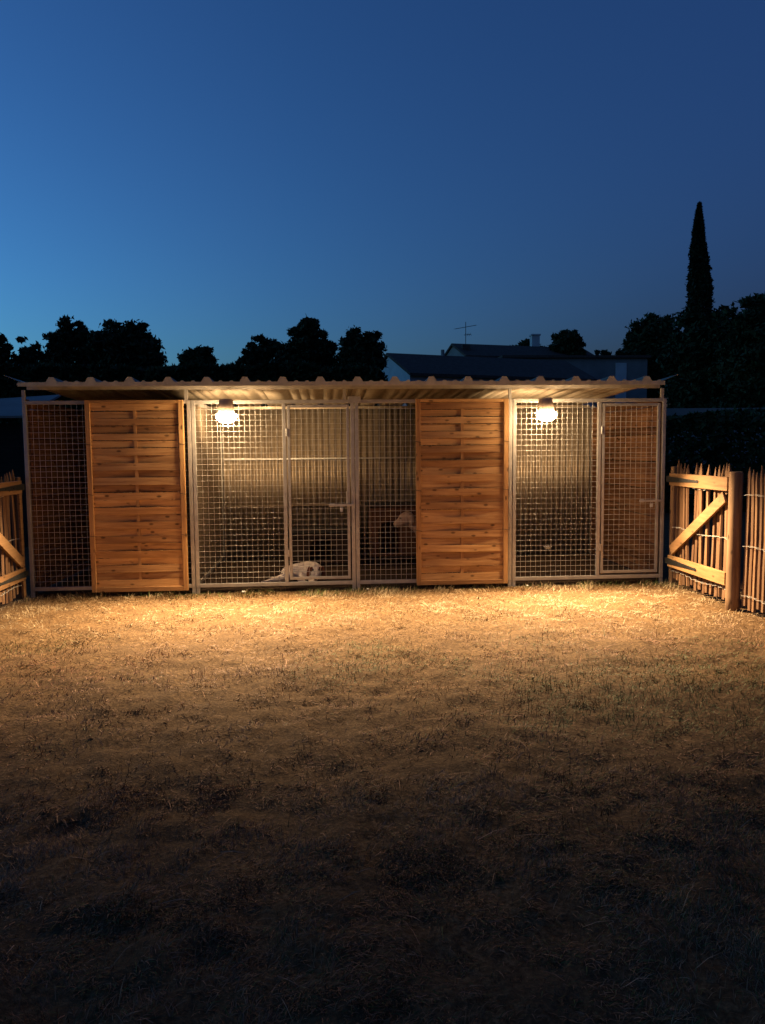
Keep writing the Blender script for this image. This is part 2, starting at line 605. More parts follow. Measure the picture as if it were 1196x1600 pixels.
# partitions between the runs (mesh), at x = -1.5 and x = 1.5
for x in (-1.5, 1.5):
    mb = MB()
    y0, y1 = .03, DEPTH - .05
    for ya in (y0, y1 - T):
        mb.box((x - T / 2, ya, 0), (x + T / 2, ya + T, H))
    for za in (Z0, H - T):
        mb.box((x - T / 2 + .001, y0 + T, za), (x + T / 2 - .001, y1 - T, za + T))
    fr = mb.build('partition_frame', GALV, kennel, bevel=.003)
    m_ = 25 * 8
    yy = np.linspace(y0 + T * .5, y1 - T * .5, m_ + 1)
    xx = x + .006 * np.sin(yy / .076 * 2 * np.pi)
    V = np.concatenate([np.stack([xx, yy, np.full_like(yy, .02)], 1), np.stack([xx, yy, np.full_like(yy, H - .01)], 1)])
    k = np.arange(m_)
    F = np.stack([k, k + 1, k + m_ + 2, k + m_ + 1], 1)
    ps = link('partition_sheet', np_mesh('partition_sheet', V, F, CORR, True), fr)

# corrugated back wall: 76 mm waves
n = int(6.0 / .076 * 12)
x = np.linspace(-3.0, 3.0, n + 1)
y = DEPTH + .014 * np.sin(x / .076 * 2 * np.pi)
zt, zb = 1.80, 0.0
V = np.concatenate([np.stack([x, y, np.full_like(x, zb)], 1), np.stack([x, y, np.full_like(x, zt)], 1)])
k = np.arange(n)
F = np.stack([k, k + 1, k + n + 2, k + n + 1], 1)
bw = link('back_wall', np_mesh('back_wall', V, F, CORR, True), kennel)
sm = bw.modifiers.new('thick', 'SOLIDIFY')
sm.thickness = .002
for z in (.66, 1.215):
    MB().box((-1.46, DEPTH - .038, z - .009), (1.46, DEPTH - .013, z + .009)).build('girt', CORR if z < 1 else GALV, kennel)
for x in (-3.0, 2.96):
    MB().box((x, DEPTH - .06, 0), (x + .04, DEPTH - .015, 1.82)).build('corner_post', GALV, kennel, bevel=.003)

# side walls: horizontal boards on uprights
side_slat = [None] * 4
for k in range(4):
    mb = MB()
    hh = .060 + .003 * k
    mb.box((-.006, -.93, 0), (.006, .93, hh))
    me = mb.mesh('slat', W_SIDE)
    side_slat[k] = me
for sx in (-1, 1):
    x = sx * 2.985
    fr = MB().box((x - .018, .035, 0), (x + .018, .080, 1.80)).build('side_wall', W_POST, kennel)
    for y in (.98, 1.89):
        MB().box((x - .018, y, 0), (x + .018, y + .045, 1.80)).build('upright', W_POST, fr)
    for k in range(26):
        link('slat', side_slat[k % 4], fr, (x - sx * (.0255 + random.uniform(0, .006)), .985, .03 + k * .0675), (random.uniform(-.002, .002), sx * random.uniform(-.08, .16), 0))

# roof: six ribbed sheets, front purlin, uprights
YF, YB = -.27, 2.12


def sheet(x0, x1, ribs, wing=None):
    """trapezoidal sheet between x0 and x1 with ribs centred at the given x"""
    prof = []
    if wing == 'l':
        prof += [(x0 - .165, .062), (x0 - .155, .062), (x0 - .03, .006)]
    prof.append((x0, 0))
    for r in ribs:
        prof += [(r - .044, 0), (r - .020, .042), (r + .020, .042), (r + .044, 0)]
        for d in (.120, .215):
            if r + d < x1 - .03:
                prof += [(r + d - .02, 0), (r + d - .008, .011), (r + d + .008, .011), (r + d + .02, 0)]
    prof.append((x1, 0))
    if wing == 'r':
        prof += [(x1 + .03, .006), (x1 + .155, .058), (x1 + .17, .058)]
    V, m = [], len(prof)
    yy = np.linspace(YF, YB, 7)
    for y in yy:
        for (px, pz) in prof:
            V.append((px, y, roof_z(y) + pz))
    F = []
    for j in range(len(yy) - 1):
        for q in range(m - 1):
            F.append((j * m + q, j * m + q + 1, (j + 1) * m + q + 1, (j + 1) * m + q))
    return np.array(V), np.array(F)


ribs = [-2.645 + .3335 * k for k in range(17)]
groups = [ribs[0:3], ribs[3:6], ribs[6:9], ribs[9:12], ribs[12:15], ribs[15:17]]
for gi, g in enumerate(groups):
    x0 = -2.885 if gi == 0 else g[0] - .0555 - .17
    x1 = 2.83 if gi == 5 else g[-1] + .1155
    V, F = sheet(x0, x1, g, 'l' if gi == 0 else 'r' if gi == 5 else None)
    V[:, 2] += .0015 * (gi % 2)
    o = link('roof_sheet', np_mesh('roof_sheet', V, F, ROOF), kennel)
    sm = o.modifiers.new('thick', 'SOLIDIFY')
    sm.thickness = .0025
    sm.offset = 1
pb = MB()
zf = roof_z(-.02)
pb.bar((-2.95, -.005, zf - .018), (2.93, -.005, zf - .018), .03, .03)
pb.build('roof_beam', GALV, kennel)
MB().bar((-2.95, -.23, roof_z(-.23) - .012), (2.86, -.23, roof_z(-.23) - .012), .022, .02).build('roof_beam', GALV, kennel)
MB().bar((-2.93, DEPTH - .08, roof_z(DEPTH) - .018), (2.92, DEPTH - .08, roof_z(DEPTH) - .018), .03, .03).build('roof_beam', CORR, kennel)
for x in (-2.985, -1.54, -.09, 1.475, 2.96):
    MB().box((x - .014, -.014, H), (x + .014, .012, zf - .034)).build('roof_post', GALV, kennel)
top = [(-2.93, .002)]
for r in ribs:
    top += [(r - .048, .003), (r - .021, .046), (r + .021, .046), (r + .048, .003)]
    for d in (.120, .215):
        if r + d < 2.84:
            top += [(r + d - .022, .003), (r + d - .008, .0145), (r + d + .008, .0145), (r + d + .022, .003)]
top = sorted(top) + [(2.865, .002)]
tb = MB()
for (xa, ha), (xb, hb) in zip(top[:-1], top[1:]):
    z_ = roof_z(YF)
    q = [(xa, YF - .006, z_ - .034), (xb, YF - .006, z_ - .034), (xb, YF - .006, z_ + hb), (xa, YF - .006, z_ + ha)]
    tb.add(q + [(p[0], YF - .002, p[2]) for p in q], [(0, 1, 2, 3), (7, 6, 5, 4), (3, 2, 6, 7), (0, 4, 5, 1)])
tb.build('roof_trim', TRIM, kennel)
# a small clamp plate over the joint of the middle panels
MB().box((-.06, -.024, H - .035), (.06, -.0185, H + .03)).build('clamp_plate', GALV, kennel, bevel=.002)
MB().box((-2.97, .03, -.02), (2.97, DEPTH - .045, .012)).build('floor', EARTH, kennel)

# ------------------------------------------------------------------ woven wood screens tied to the front
slat_meshes = []
for s_ in (-1, 1):
    for var in range(3):
        mb = MB()
        Lh, hh = .408, (.0660, .0672, .0650)[var]
        q = 8
        vs, fs = [], []
        for k in range(q + 1):
            x = -Lh + 2 * Lh * k / q
            yb = s_ * .0090 * (math.cos(x / Lh * math.pi) * .5 + .5)
            for (dy, dz) in ((-.0028, 0), (.0028, 0), (.0028, hh), (-.0028, hh)):
                vs.append((x, yb + dy, dz - hh / 2))
        for k in range(q):
            for j in range(4):
                j2 = (j + 1) % 4
                fs.append((k * 4 + j, k * 4 + j2, (k + 1) * 4 + j2, (k + 1) * 4 + j))
        fs += [(3, 2, 1, 0), tuple(q * 4 + j for j in range(4))]
        mb.add(vs, fs)
        slat_meshes.append(mb.mesh('slat', W_SLAT))


def screen(x0, x1, label):
    c = (x0 + x1) / 2
    root = thing('wood_screen', label, 'wood screen', (c, -.046, 0), 'woven wood screens tied to the kennel front')
    hw, w, d = (x1 - x0) / 2, .043, .0225
    z0, z1 = .03, 1.785
    for sx in (-1, 1):
        xa = -hw if sx < 0 else hw - w
        MB().box((xa, -d, z0), (xa + w, d, z1)).build('stile', W_STILE, root, bevel=.003)
    for (za, zc) in ((z0, z0 + w), (z1 - .03, z1)):
        MB().box((-hw + w, -d + .002, za), (hw - w, d - .002, zc)).build('cross_rail', W_SLAT, root, bevel=.003)
    MB().box((-.013, -.005, z0 + w), (.013, .005, z1 - .03)).build('batten', W_STILE, root)
    zz, k = z0 + w + .034, 0
    n = 25
    pitch = (z1 - .03 - z0 - w) / n
    for k in range(n):
        s_ = k % 2
        z = z0 + w + pitch * (k + .5)
        o = link('slat', slat_meshes[s_ * 3 + random.randrange(3)], root, (0, random.uniform(-.002, .002), z + random.uniform(-.002, .002)),
                 (random.uniform(-.10, .16), random.uniform(-.006, .006), 0))
        o.scale = ((hw - .035) / .408, 1, .93 if k >= 19 else 1)
    for z in (.55, .93, 1.385):
        for sx in (-1, 1):
            xa = (-hw + w / 2) * 1 if sx < 0 else hw - w / 2
            e = .003
            ww = w / 2 + e
            MB().tube([(xa - ww, -d - e, z + .004), (xa + ww, -d - e, z - .004), (xa + ww, d + .02, z - .002), (xa - ww, d + .02, z + .006), (xa - ww, -d - e, z + .004)], .0022, 6).build('wire_tie', TIE, root)
    return root


screen(-2.435, -1.563, 'woven pine slat screen on the kennel front left of the first lamp')
screen(.572, 1.448, 'woven pine slat screen on the kennel front beside the pale dog and second lamp')


# ------------------------------------------------------------------ lamps
def lamp(x, tilt, label):
    root = thing('kennel_lamp', label, 'lamp', (x, -.195, 1.62), 'lit lamps on the kennel front')
    # mounting arm from the top rail of the panel
    MB().box((-.02, .150, .118), (.02, .176, .150)).box((-.02, -.03, .150), (.02, .176, .163)).build('bracket', HOOD, root)
    hood = MB().lathe((0, 0, 0), [(.056, .160), (.062, .150), (.066, .10), (.074, .030), (.071, .028), (.062, .10), (.02, .145)], 24)
    ho = hood.build('hood', HOOD, root, smooth=True)
    gl = MB()
    prof = [(.064, .036), (.088, .026)]
    for k in range(1, 9):
        a = k / 9 * math.pi / 2
        prof.append((.094 * math.cos(a), .010 - .064 * math.sin(a)))
    prof.append((.004, -.0545))
    gl.lathe((0, 0, 0), prof, 24)
    gl.build('lamp_glass', glow, root, smooth=True)
    ho.rotation_euler = (0, tilt, 0)
    for nm, watts, loc, tgt, half, wide, soft in (('yard_beam', BEAM_DOWN, (0, -.085, -.035), (0, -.58, -1), 45, 2.8, 1.0),
                                                  ('run_beam', BEAM_BACK, (0, .10, .0), (0, 1, .075), 31, 1.7, .9)):
        ld = bpy.data.lights.new(nm, 'SPOT')
        ld.energy = watts
        ld.color = LAMP_COLOR
        ld.spot_size = rad(2 * half)
        ld.spot_blend = soft
        ld.shadow_soft_size = .03 if nm == 'yard_beam' else .08
        lo = bpy.data.objects.new(nm, ld)
        COL.objects.link(lo)
        lo.parent = root
        lo.location = loc
        lo.rotation_euler = Vector(tgt).to_track_quat('-Z', 'Y').to_euler()
        lo.scale = (wide, 1, 1)
    return root


lamp(-1.157, 0.0, 'glowing lamp over the kennel run with the lying dog')
lamp(1.775, -.08, 'glowing lamp over the kennel run at the end with the wooden side wall and gate')


# ------------------------------------------------------------------ dog houses
def dog_house(x0, x1, yf, yb, z0, z1, ax, aw, ah, az, label, rt, W_HOUSE=W_HOUSE):
    root = thing('dog_house', label, 'dog house', ((x0 + x1) / 2, (yf + yb) / 2, .012))
    B = root.location
    mk = lambda mb, name, mat: _shift(mb, B).build(name, mat, root, bevel=.003)
    # front with an arched opening
    pts = [(ax - aw / 2, az), (ax - aw / 2, az + ah - aw / 2)]
    for k in range(1, 9):
        a = math.pi - math.pi * k / 9
        pts.append((ax + aw / 2 * math.cos(a), az + ah - aw / 2 + aw / 2 * math.sin(a)))
    pts += [(ax + aw / 2, az + ah - aw / 2), (ax + aw / 2, az)]
    outer = []
    m = len(pts)
    for k, (px, pz) in enumerate(pts):
        if k == 0:
            outer.append((x0, z0))
        elif k == 1:
            outer.append((x0, z1))
        elif k == m - 2:
            outer.append((x1, z1))
        elif k == m - 1:
            outer.append((x1, z0))
        else:
            outer.append((x0 + (x1 - x0) * (k - 1) / (m - 3), z1))
    vs, fs = [], []
    for y in (yf, yf + .02):
        vs += [(px, y, pz) for px, pz in pts] + [(px, y, pz) for px, pz in outer]
    for k in range(m - 1):
        fs.append((k, k + 1, m + k + 1, m + k))
        fs.append((2 * m + k, 2 * m + m + k, 2 * m + m + k + 1, 2 * m + k + 1))
        fs.append((k, 2 * m + k, 2 * m + k + 1, k + 1))
        fs.append((m + k, m + k + 1, 3 * m + k + 1, 3 * m + k))
    if az > z0 + .005:
        nb = len(vs)
        vs += [(ax - aw / 2, yf, az), (ax + aw / 2, yf, az)]
        fs.append((0, m, 2 * m - 1, m - 1))
        fs.append((2 * m, 3 * m - 1 - 0, 4 * m - 1, 3 * m)) if False else None
    mk(MB().add(vs, fs), 'front_panel', W_HOUSE)
    mk(MB().box((x0, yf + .02, z0), (x0 + .02, yb, z1)), 'side_panel', W_HOUSE)
    mk(MB().box((x1 - .02, yf + .02, z0), (x1, yb, z1)), 'side_panel', W_HOUSE)
    mk(MB().box((x0 + .02, yb - .02, z0), (x1 - .02, yb, z1)), 'back_panel', W_HOUSE)
    mk(MB().box((x0 + .02, yf + .02, z0), (x1 - .02, yb - .02, z0 + .02)), 'floor_panel', W_KICK)
    rb = MB()
    o = .045
    rb.add([(x0 - o, yf - o, z1 + .01 + rt), (x1 + o, yf - o, z1 + .01 + rt), (x1 + o, yb + o, z1 + .001), (x0 - o, yb + o, z1 + .001),
            (x0 - o, yf - o, z1 + .05 + rt), (x1 + o, yf - o, z1 + .05 + rt), (x1 + o, yb + o, z1 + .03), (x0 - o, yb + o, z1 + .03)],
           [(0, 3, 2, 1), (4, 5, 6, 7), (0, 1, 5, 4), (1, 2, 6, 5), (2, 3, 7, 6), (3, 0, 4, 7)])
    mk(rb, 'roof', FELT)
    mk(MB().box((x0 - .012, yf - .018, z1 - .03), (x1 + .012, yf - .001, z1 + .012)), 'fascia', W_HOUSE)
    for xx in (x0 + .03, x1 - .09):
        for yy in (yf + .04, yb - .1):
            mk(MB().box((xx, yy, .012), (xx + .06, yy + .06, z0)), 'leg', W_KICK)
    return root


def _shift(mb, B):
    mb.v = [(p[0] - B[0], p[1] - B[1], p[2] - B[2]) for p in mb.v]
    return mb


dog_house(.225, 1.25, 1.22, 1.86, .13, .66, .415, .225, .36, .165, 'reddish wooden dog house with an arched opening behind the pale dog', .03)
dog_house(-.66, .06, 1.25, 1.82, .06, .38, -.33, .27, .27, .08, 'low dark dog house behind the lying white dog', .015, W_KICK)


# ------------------------------------------------------------------ dogs
def animal(name, root, chains, mat, vox=.011, smooth=6):
    """one continuous body: overlapping balls along tapering chains, fused by a voxel remesh"""
    bm = bmesh.new()
    B = root.location
    for ch in chains:
        for (p, r, p2, r2) in zip([c[0] for c in ch[:-1]], [c[1] for c in ch[:-1]], [c[0] for c in ch[1:]], [c[1] for c in ch[1:]]):
            p, p2 = Vector(p), Vector(p2)
            n = max(2, int((p2 - p).length / (min(r, r2) * .45)))
            for k in range(n + 1):
                f = k / n
                q, rr = p.lerp(p2, f) - B, r + (r2 - r) * f
                bmesh.ops.create_icosphere(bm, subdivisions=2, radius=rr, matrix=Matrix.Translation(q))
    me = bpy.data.meshes.new(name)
    bm.to_mesh(me)
    bm.free()
    me.materials.append(mat)
    o = link(name, me, root)
    rm = o.modifiers.new('fuse', 'REMESH')
    rm.mode = 'VOXEL'
    rm.voxel_size = vox
    rm.use_smooth_shade = True
    sm = o.modifiers.new('relax', 'SMOOTH')
    sm.iterations = smooth
    sm.factor = .5
    # freeze the fused surface into a plain mesh
    dg = bpy.context.evaluated_depsgraph_get()
    me2 = bpy.data.meshes.new_from_object(o.evaluated_get(dg))
    o.modifiers.clear()
    o.data = me2
    me2.name = name
    bpy.data.meshes.remove(me)
    return o


def ball(name, root, p, r, mat, sc=(1, 1, 1), rot=(0, 0, 0)):
    bm = bmesh.new()
    bmesh.ops.create_icosphere(bm, subdivisions=3, radius=1)
    for v in bm.verts:
        v.co = Vector((v.co.x * r * sc[0], v.co.y * r * sc[1], v.co.z * r * sc[2]))
    for f in bm.faces:
        f.smooth = True
    me = bpy.data.meshes.new(name)
    bm.to_mesh(me)
    bm.free()
    me.materials.append(mat)
    return link(name, me, root, Vector(p) - root.location, rot)


d1 = thing('dog', 'white dog with brown ears lying on the kennel floor behind the door mesh', 'dog', (-.55, .45, .012))
animal('body', d1, [
    [((-.665, .47, .085), .078), ((-.58, .50, .098), .086), ((-.47, .50, .115), .088), ((-.41, .45, .125), .078)],          # trunk and neck
    [((-.41, .45, .13), .070), ((-.385, .37, .128), .070)],                                                                # skull
    [((-.385, .34, .105), .048), ((-.388, .27, .070), .034), ((-.388, .245, .062), .028)],                                 # muzzle
    [((-.66, .43, .075), .062), ((-.74, .36, .050), .036), ((-.83, .37, .036), .020), ((-.885, .34, .026), .016), ((-.92, .335, .026), .014)],   # hind leg stretched out
    [((-.69, .50, .07), .022), ((-.78, .49, .045), .016), ((-.87, .46, .03), .010)],                                       # tail
    [((-.50, .45, .075), .050), ((-.545, .35, .040), .030), ((-.50, .25, .034), .020), ((-.475, .20, .030), .019)],        # foreleg
    [((-.43, .42, .06), .045), ((-.44, .30, .036), .024), ((-.42, .19, .030), .020)],
], DOG_WHITE)
for sx in (-1, 1):
    ball('ear', d1, (-.385 + sx * .072, .365, .098), .06, DOG_BROWN, (.36, .60, 1.15), (0, -sx * .12, 0))
    ball('cheek_patch', d1, (-.385 + sx * .040, .332, .140), .034, DOG_BROWN, (.75, .6, .8))
    ball('eye', d1, (-.385 + sx * .030, .306, .140), .009, BLACK)
ball('nose', d1, (-.388, .219, .066), .014, BLACK, (1.1, .8, .8))
ball('coat_patch', d1, (-.62, .49, .142), .05, DOG_BROWN, (1.2, .9, .5))

d2 = thing('dog', 'pale dog facing the arched dog house with its body behind the wood screen', 'dog', (.95, 1.0, .012))
animal('body', d2, [
    [((.60, 1.0, .572), .080), ((.57, 1.0, .565), .074)],
    [((.55, 1.0, .545), .058), ((.505, 1.0, .522), .047), ((.485, 1.0, .515), .042)],
    [((.60, 1.0, .56), .060), ((.70, 1.0, .49), .068), ((.80, 1.0, .42), .10)],
    [((.80, 1.0, .39), .115), ((.95, 1.0, .385), .118), ((1.12, 1.0, .41), .095), ((1.27, 1.0, .415), .10)],
    [((.80, .945, .36), .062), ((.815, .94, .22), .034), ((.80, .94, .08), .022), ((.775, .94, .036), .022)],
    [((.82, 1.055, .36), .062), ((.83, 1.06, .22), .034), ((.82, 1.06, .08), .022), ((.795, 1.06, .036), .022)],
    [((1.28, .945, .38), .075), ((1.22, .94, .25), .045), ((1.33, .94, .155), .026), ((1.30, .94, .04), .021), ((1.275, .94, .035), .021)],
    [((1.29, 1.055, .38), .075), ((1.25, 1.06, .25), .045), ((1.36, 1.06, .155), .026), ((1.33, 1.06, .04), .021), ((1.305, 1.06, .035), .021)],
    [((1.34, 1.0, .45), .025), ((1.45, 1.0, .40), .016), ((1.52, 1.0, .32), .010)],
], DOG_PALE)
for sy in (-1, 1):
    ball('ear', d2, (.635, 1.0 + sy * .078, .560), .052, DOG_PALE, (.62, .25, 1.0), (0, -.15, 0))
    ball('eye', d2, (.520, 1.0 + sy * .050, .580), .011, BLACK)
ball('nose', d2, (.445, 1.0, .532), .015, BLACK, (.8, 1.1, .8))

# water bowl hooked to the mesh of the end run
bowl = thing('feeding_bowl', 'small shiny bowl hooked inside the mesh below the second lamp', 'bowl', at(856, 853, .06) + Vector((0, 0, -.03)))
MB().lathe((0, 0, 0), [(.018, 0), (.030, .006), (.036, .022), (.041, .023), (.039, .025), (.033, .023), (.027, .008), (.01, .004)], 20).build('dish', PALE_METAL, bowl, smooth=True)
MB().tube([(-.012, -.03, .022), (-.012, -.060, .050)], .0025, 6).build('hook', WIRE, bowl)
MB().tube([(.012, -.03, .022), (.012, -.060, .050)], .0025, 6).build('hook', WIRE, bowl)

# ------------------------------------------------------------------ gates and fences
pale_meshes = []
for var in range(6):
    r2 = random.Random(100 + var)
    mb = MB()
    vs, fs = [], []
    Hh = 1.12
    lv = [0, .25, .5, .75, .93, 1.0]
    bx, by = r2.uniform(-.012, .012), r2.uniform(-.012, .012)
    w0 = r2.uniform(.018, .025)
    for k, f in enumerate(lv):
        w = w0 * r2.uniform(.85, 1.15) * (1 - .15 * f)
        d = .016 * r2.uniform(.85, 1.2)
        if f == 1.0:
            w, d = w0 * .16, .004
        cx, cy = bx * math.sin(f * 3.1), by * math.sin(f * 4 + 1) * .6
        for q in range(5):
            a = 2 * math.pi * q / 5 + .3 * var
            vs.append((cx + d * math.cos(a), cy + w * math.sin(a), f * Hh))
    for k in range(len(lv) - 1):
        for q in range(5):
            q2 = (q + 1) % 5
            fs.append((k * 5 + q, k * 5 + q2, (k + 1) * 5 + q2, (k + 1) * 5 + q))
    fs += [(4, 3, 2, 1, 0), tuple(5 * (len(lv) - 1) + q for q in range(5))]
    pale_meshes.append(mb.add(vs, fs).mesh('pale', W_PALE))


def pales(root, x, ya, yb, pitch, z0=.05, jit=.012):
    n = max(1, round(abs(yb - ya) / pitch))
    for k in range(n + 1):
        y = ya + (yb - ya) * k / n
        o = link('pale', random.choice(pale_meshes), root, (x + random.uniform(-.006, .006), y + random.uniform(-jit, jit), z0 + random.uniform(-.03, .015)),
                 (random.uniform(-.022, .022), random.uniform(-.015, .015), random.uniform(-.3, .3)))
        o.scale = (1, random.uniform(.85, 1.2), random.uniform(.975, 1.02))


def strand(root, x, ya, yb, z, mat=WIRE):
    """two twisted wires"""
    mb = MB()
    n = max(8, int(abs(yb - ya) / .025))
    for ph in (0, math.pi):
        mb.tube([(x + .016 * math.sin(ph + k * .8), ya + (yb - ya) * k / n, z + .004 * math.cos(ph + k * .8) + .01 * math.sin(k * .21)) for k in range(n + 1)], .0018, 4, False)
    mb.build('wire', mat, root)


def gate(sx, label):
    """sx = +1 right, -1 left; hinged by the kennel, runs towards the viewer"""
    X, y0, y1 = sx * 3.045, -.16, -1.16
    root = thing('gate', label, 'gate', (X, (y0 + y1) / 2, 0), 'paling gates beside the kennel')
    xi = -sx * .030            # rails sit on the yard side of the pales
    L0, L1 = (y0 - y1) / 2 + .03, -(y0 - y1) / 2 - .03
    for za, zb in ((.955, 1.07), (.175, .285)):
        MB().box((min(xi, xi - sx * .026), L1, za), (max(xi, xi - sx * .026), L0, zb)).build('rail', W_RAIL, root, bevel=.003)
    xb = xi - sx * .013
    MB().bar((xb, L0 - .05, .335), (xb, L1 + .05, .905), .024, .095, (0, .6, .8)).build('brace', W_RAIL, root, bevel=.003)
    pales(root, sx * .0, L0 - .03, L1 + .03, .074)
    if sx < 0:
        MB().box((xi - .001, L0 - .055, .02), (xi + .022, L0 + .0, .95)).build('stile', W_RAIL, root, bevel=.003)
    for z in (.95, .55, .13):
        strand(root, -sx * .018, L0, L1, z)
    for zc in (1.012, .23):
        xs_ = xi - sx * .0285
        xq = xs_ - sx * .004
        yA, yB = L0 + .045, L0 - .58
        mb = MB()
        prof = [(yA, .028), (yA - .03, .029), (yB + .05, .010), (yB + .02, .014), (yB, .004)]
        vs = []
        for xx in (xs_, xq):
            vs += [(xx, y, zc + h) for y, h in prof] + [(xx, y, zc - h) for y, h in reversed(prof)]
        n = len(prof) * 2
        fs = [tuple(range(n)), tuple(range(2 * n - 1, n - 1, -1))] + [(k, n + k, n + (k + 1) % n, (k + 1) % n) for k in range(n)]
        hg = mb.add(vs, fs).build('strap_hinge', IRON, root)
        for yb_ in (yA - .08, yA - .25, yA - .42):
            MB().lathe((xq - sx * .001, yb_, zc), [(.006, -.002), (.006, .002)], 8).build('bolt', IRON, hg)
    return root


gate(1, 'paling gate with diagonal brace at the wooden side wall end, black strap hinges')
gate(-1, 'paling gate cut off by the photo edge, braced, beside the dark mesh run')


def round_post(x, y, r, h, label, cat='post', group=None):
    mb = MB()
    prof = [(r * 1.04, -.1), (r * 1.03, .1), (r, .5), (r * .99, h - .012), (r * .93, h)]
    o = mb.lathe((0, 0, 0), prof, 20).build('fence_post', W_POST, None, smooth=False)
    o.location = (x, y, 0)
    for p in o.data.polygons:
        p.use_smooth = len(p.vertices) == 4
    tag(o, label, cat, group)
    return o


round_post(3.025, -1.262, .054, 1.115, 'thick round wooden post between the open-braced gate and the paling fence', group='round posts of the yard')
hp = MB().box((-.035, -.035, -.1), (.035, .035, 1.13)).build('gate_post', W_POST, None, bevel=.006)
hp.location = (3.085, -.062, 0)
tag(hp, 'dark square post between the kennel corner and the hinges of the full gate', 'post', 'gate posts at the kennel corners')
hp = MB().box((-.035, -.035, -.1), (.035, .035, 1.10)).build('gate_post', W_POST, None, bevel=.006)
hp.location = (-3.07, -.062, 0)
tag(hp, 'dark post at the kennel corner by the gate cut off by the photo edge', 'post', 'gate posts at the kennel corners')
round_post(-3.03, -1.262, .054, 1.115, 'round wooden post ending the gate at the photo edge', group='round posts of the yard')

fence = thing('paling_fence', 'chestnut paling fence running towards the viewer from the thick round post', 'fence', (3.075, -2.6, 0))
pales(fence, 0, 1.25, -1.2, .074, .04, .014)
for z in (.93, .52, .12):
    strand(fence, -.018, 1.27, -1.2, z)

# small pale stones at the foot of the kennel
for (u, v, r) in ((381, 924, .016), (575, 922, .011), (800 + 24, 916, .010)):
    p = at(u, v, -.06)
    o = ball('pebble', type('q', (), {'location': Vector((0, 0, 0))})() if False else fence, (0, 0, 0), r, STONE, (1.3, 1, .7))
    o.parent = None
    o.location = (p.x, -.06, .004)
    tag(o, {381: 'small white pebble at the kennel foot below the first lamp', 575: 'tiny pale pebble at the kennel foot right of the middle post', 824: 'tiny pale pebble at the kennel foot below the second lamp'}[u], 'pebble')


# ------------------------------------------------------------------ background: trees, hedges, houses
def leaves_at(P, size, tilt=1.0):
    """a two-triangle leaf clump at each point, turned at random"""
    n = len(P)
    a = rng.normal(size=(n, 3))
    a /= np.linalg.norm(a, axis=1)[:, None]
    b = rng.normal(size=(n, 3))
    b -= (b * a).sum(1)[:, None] * a
    b /= np.linalg.norm(b, axis=1)[:, None]
    s = size * rng.uniform(.6, 1.3, (n, 1))
    V = np.stack([P - a * s, P + b * s * .42, P + a * s, P - b * s * .42], 1).reshape(-1, 3)
    F = (np.arange(n)[:, None] * 4 + np.array([[0, 1, 2, 3]]))
    return V, F


def crown_points(c, rx, ry, rz, nclump, per, rc, flat=1.0, shell=.55):
    """clump centres through an ellipsoid, leaves round each clump"""
    d = rng.normal(size=(nclump, 3))
    d /= np.linalg.norm(d, axis=1)[:, None]
    rr = (shell + (1 - shell) * rng.random((nclump, 1))) ** .7
    # lobed outline: some directions reach further than others
    ph = rng.uniform(0, 6.28, 4)
    az, el = np.arctan2(d[:, 1], d[:, 0]), np.arcsin(d[:, 2])
    lob = .93 + .06 * np.sin(3 * az + ph[0]) * np.cos(2 * el + ph[1]) + .09 * np.sin(4 * el + 2 * az + ph[2])
    cl = d * rr * lob[:, None] * np.array([rx, ry, rz])
    cl[:, 0] += rng.normal(size=nclump) * rx * .06
    R = rc * rng.uniform(.55, 1.25, (nclump, 1))
    q = rng.normal(size=(nclump, per, 3))
    q /= np.linalg.norm(q, axis=2)[:, :, None]
    q *= (rng.random((nclump, per, 1)) ** .5) * np.where(rng.random((nclump, per, 1)) < .12, 1.55, 1.0)
    P = cl[:, None, :] + q * R[:, :, None] * np.array([1, 1, flat])
    return P.reshape(-1, 3) + np.array(c), cl + np.array(c)


def tree(name, u, vtop, wpx, vbot, Y, label, cat, mat, leaf=.13, nclump=60, per=150, flat=.7, lobes=1, group=None, shell=.25, rcf=.17):
    p, q, b0 = at(u, vtop, Y), at(u, vbot, Y), at(u, 700, Y)
    w = (at(u + wpx / 2, vtop, Y) - at(u - wpx / 2, vtop, Y)).length
    rz = (p.z - q.z) / 2
    rx = w / 2
    base = Vector((p.x, Y, 0))
    root = thing(name, label, cat, base, group)
    rc = min(rx, rz) * rcf
    nclump, per = int(nclump * 1.9), int(per * .75)
    P, cl = crown_points((0, 0, (p.z + q.z) / 2), rx - rc * .7, (rx - rc * .7) * .9, rz - rc * .7, nclump, per, rc, flat, shell)
    V, F = leaves_at(P, leaf)
    link('crown', np_mesh('crown', V, F, mat), root)
    tb = MB()
    lean = random.uniform(-.25, .25)
    zc = (p.z + q.z) / 2
    tb.tube([(0, 0, -.2), (lean * .3, 0, zc * .35), (lean, 0, zc * .75), (lean * .6, 0, zc + rz * .5)], [.20, .16, .12, .04], 8)
    for k in range(min(12, nclump)):
        c = cl[rng.integers(len(cl))]
        z = min(c[2] - .1, zc + rz * .3)
        zz = max(zc * .5, z - rng.uniform(.4, 1.2))
        s0 = Vector((lean * zz / zc, 0, zz))
        tb.tube([s0, s0.lerp(Vector(c), .5) + Vector((0, 0, -.1)), Vector(c)], [.06, .04, .015], 5)
    tb.build('trunk', BARK, root, smooth=True)
    return root


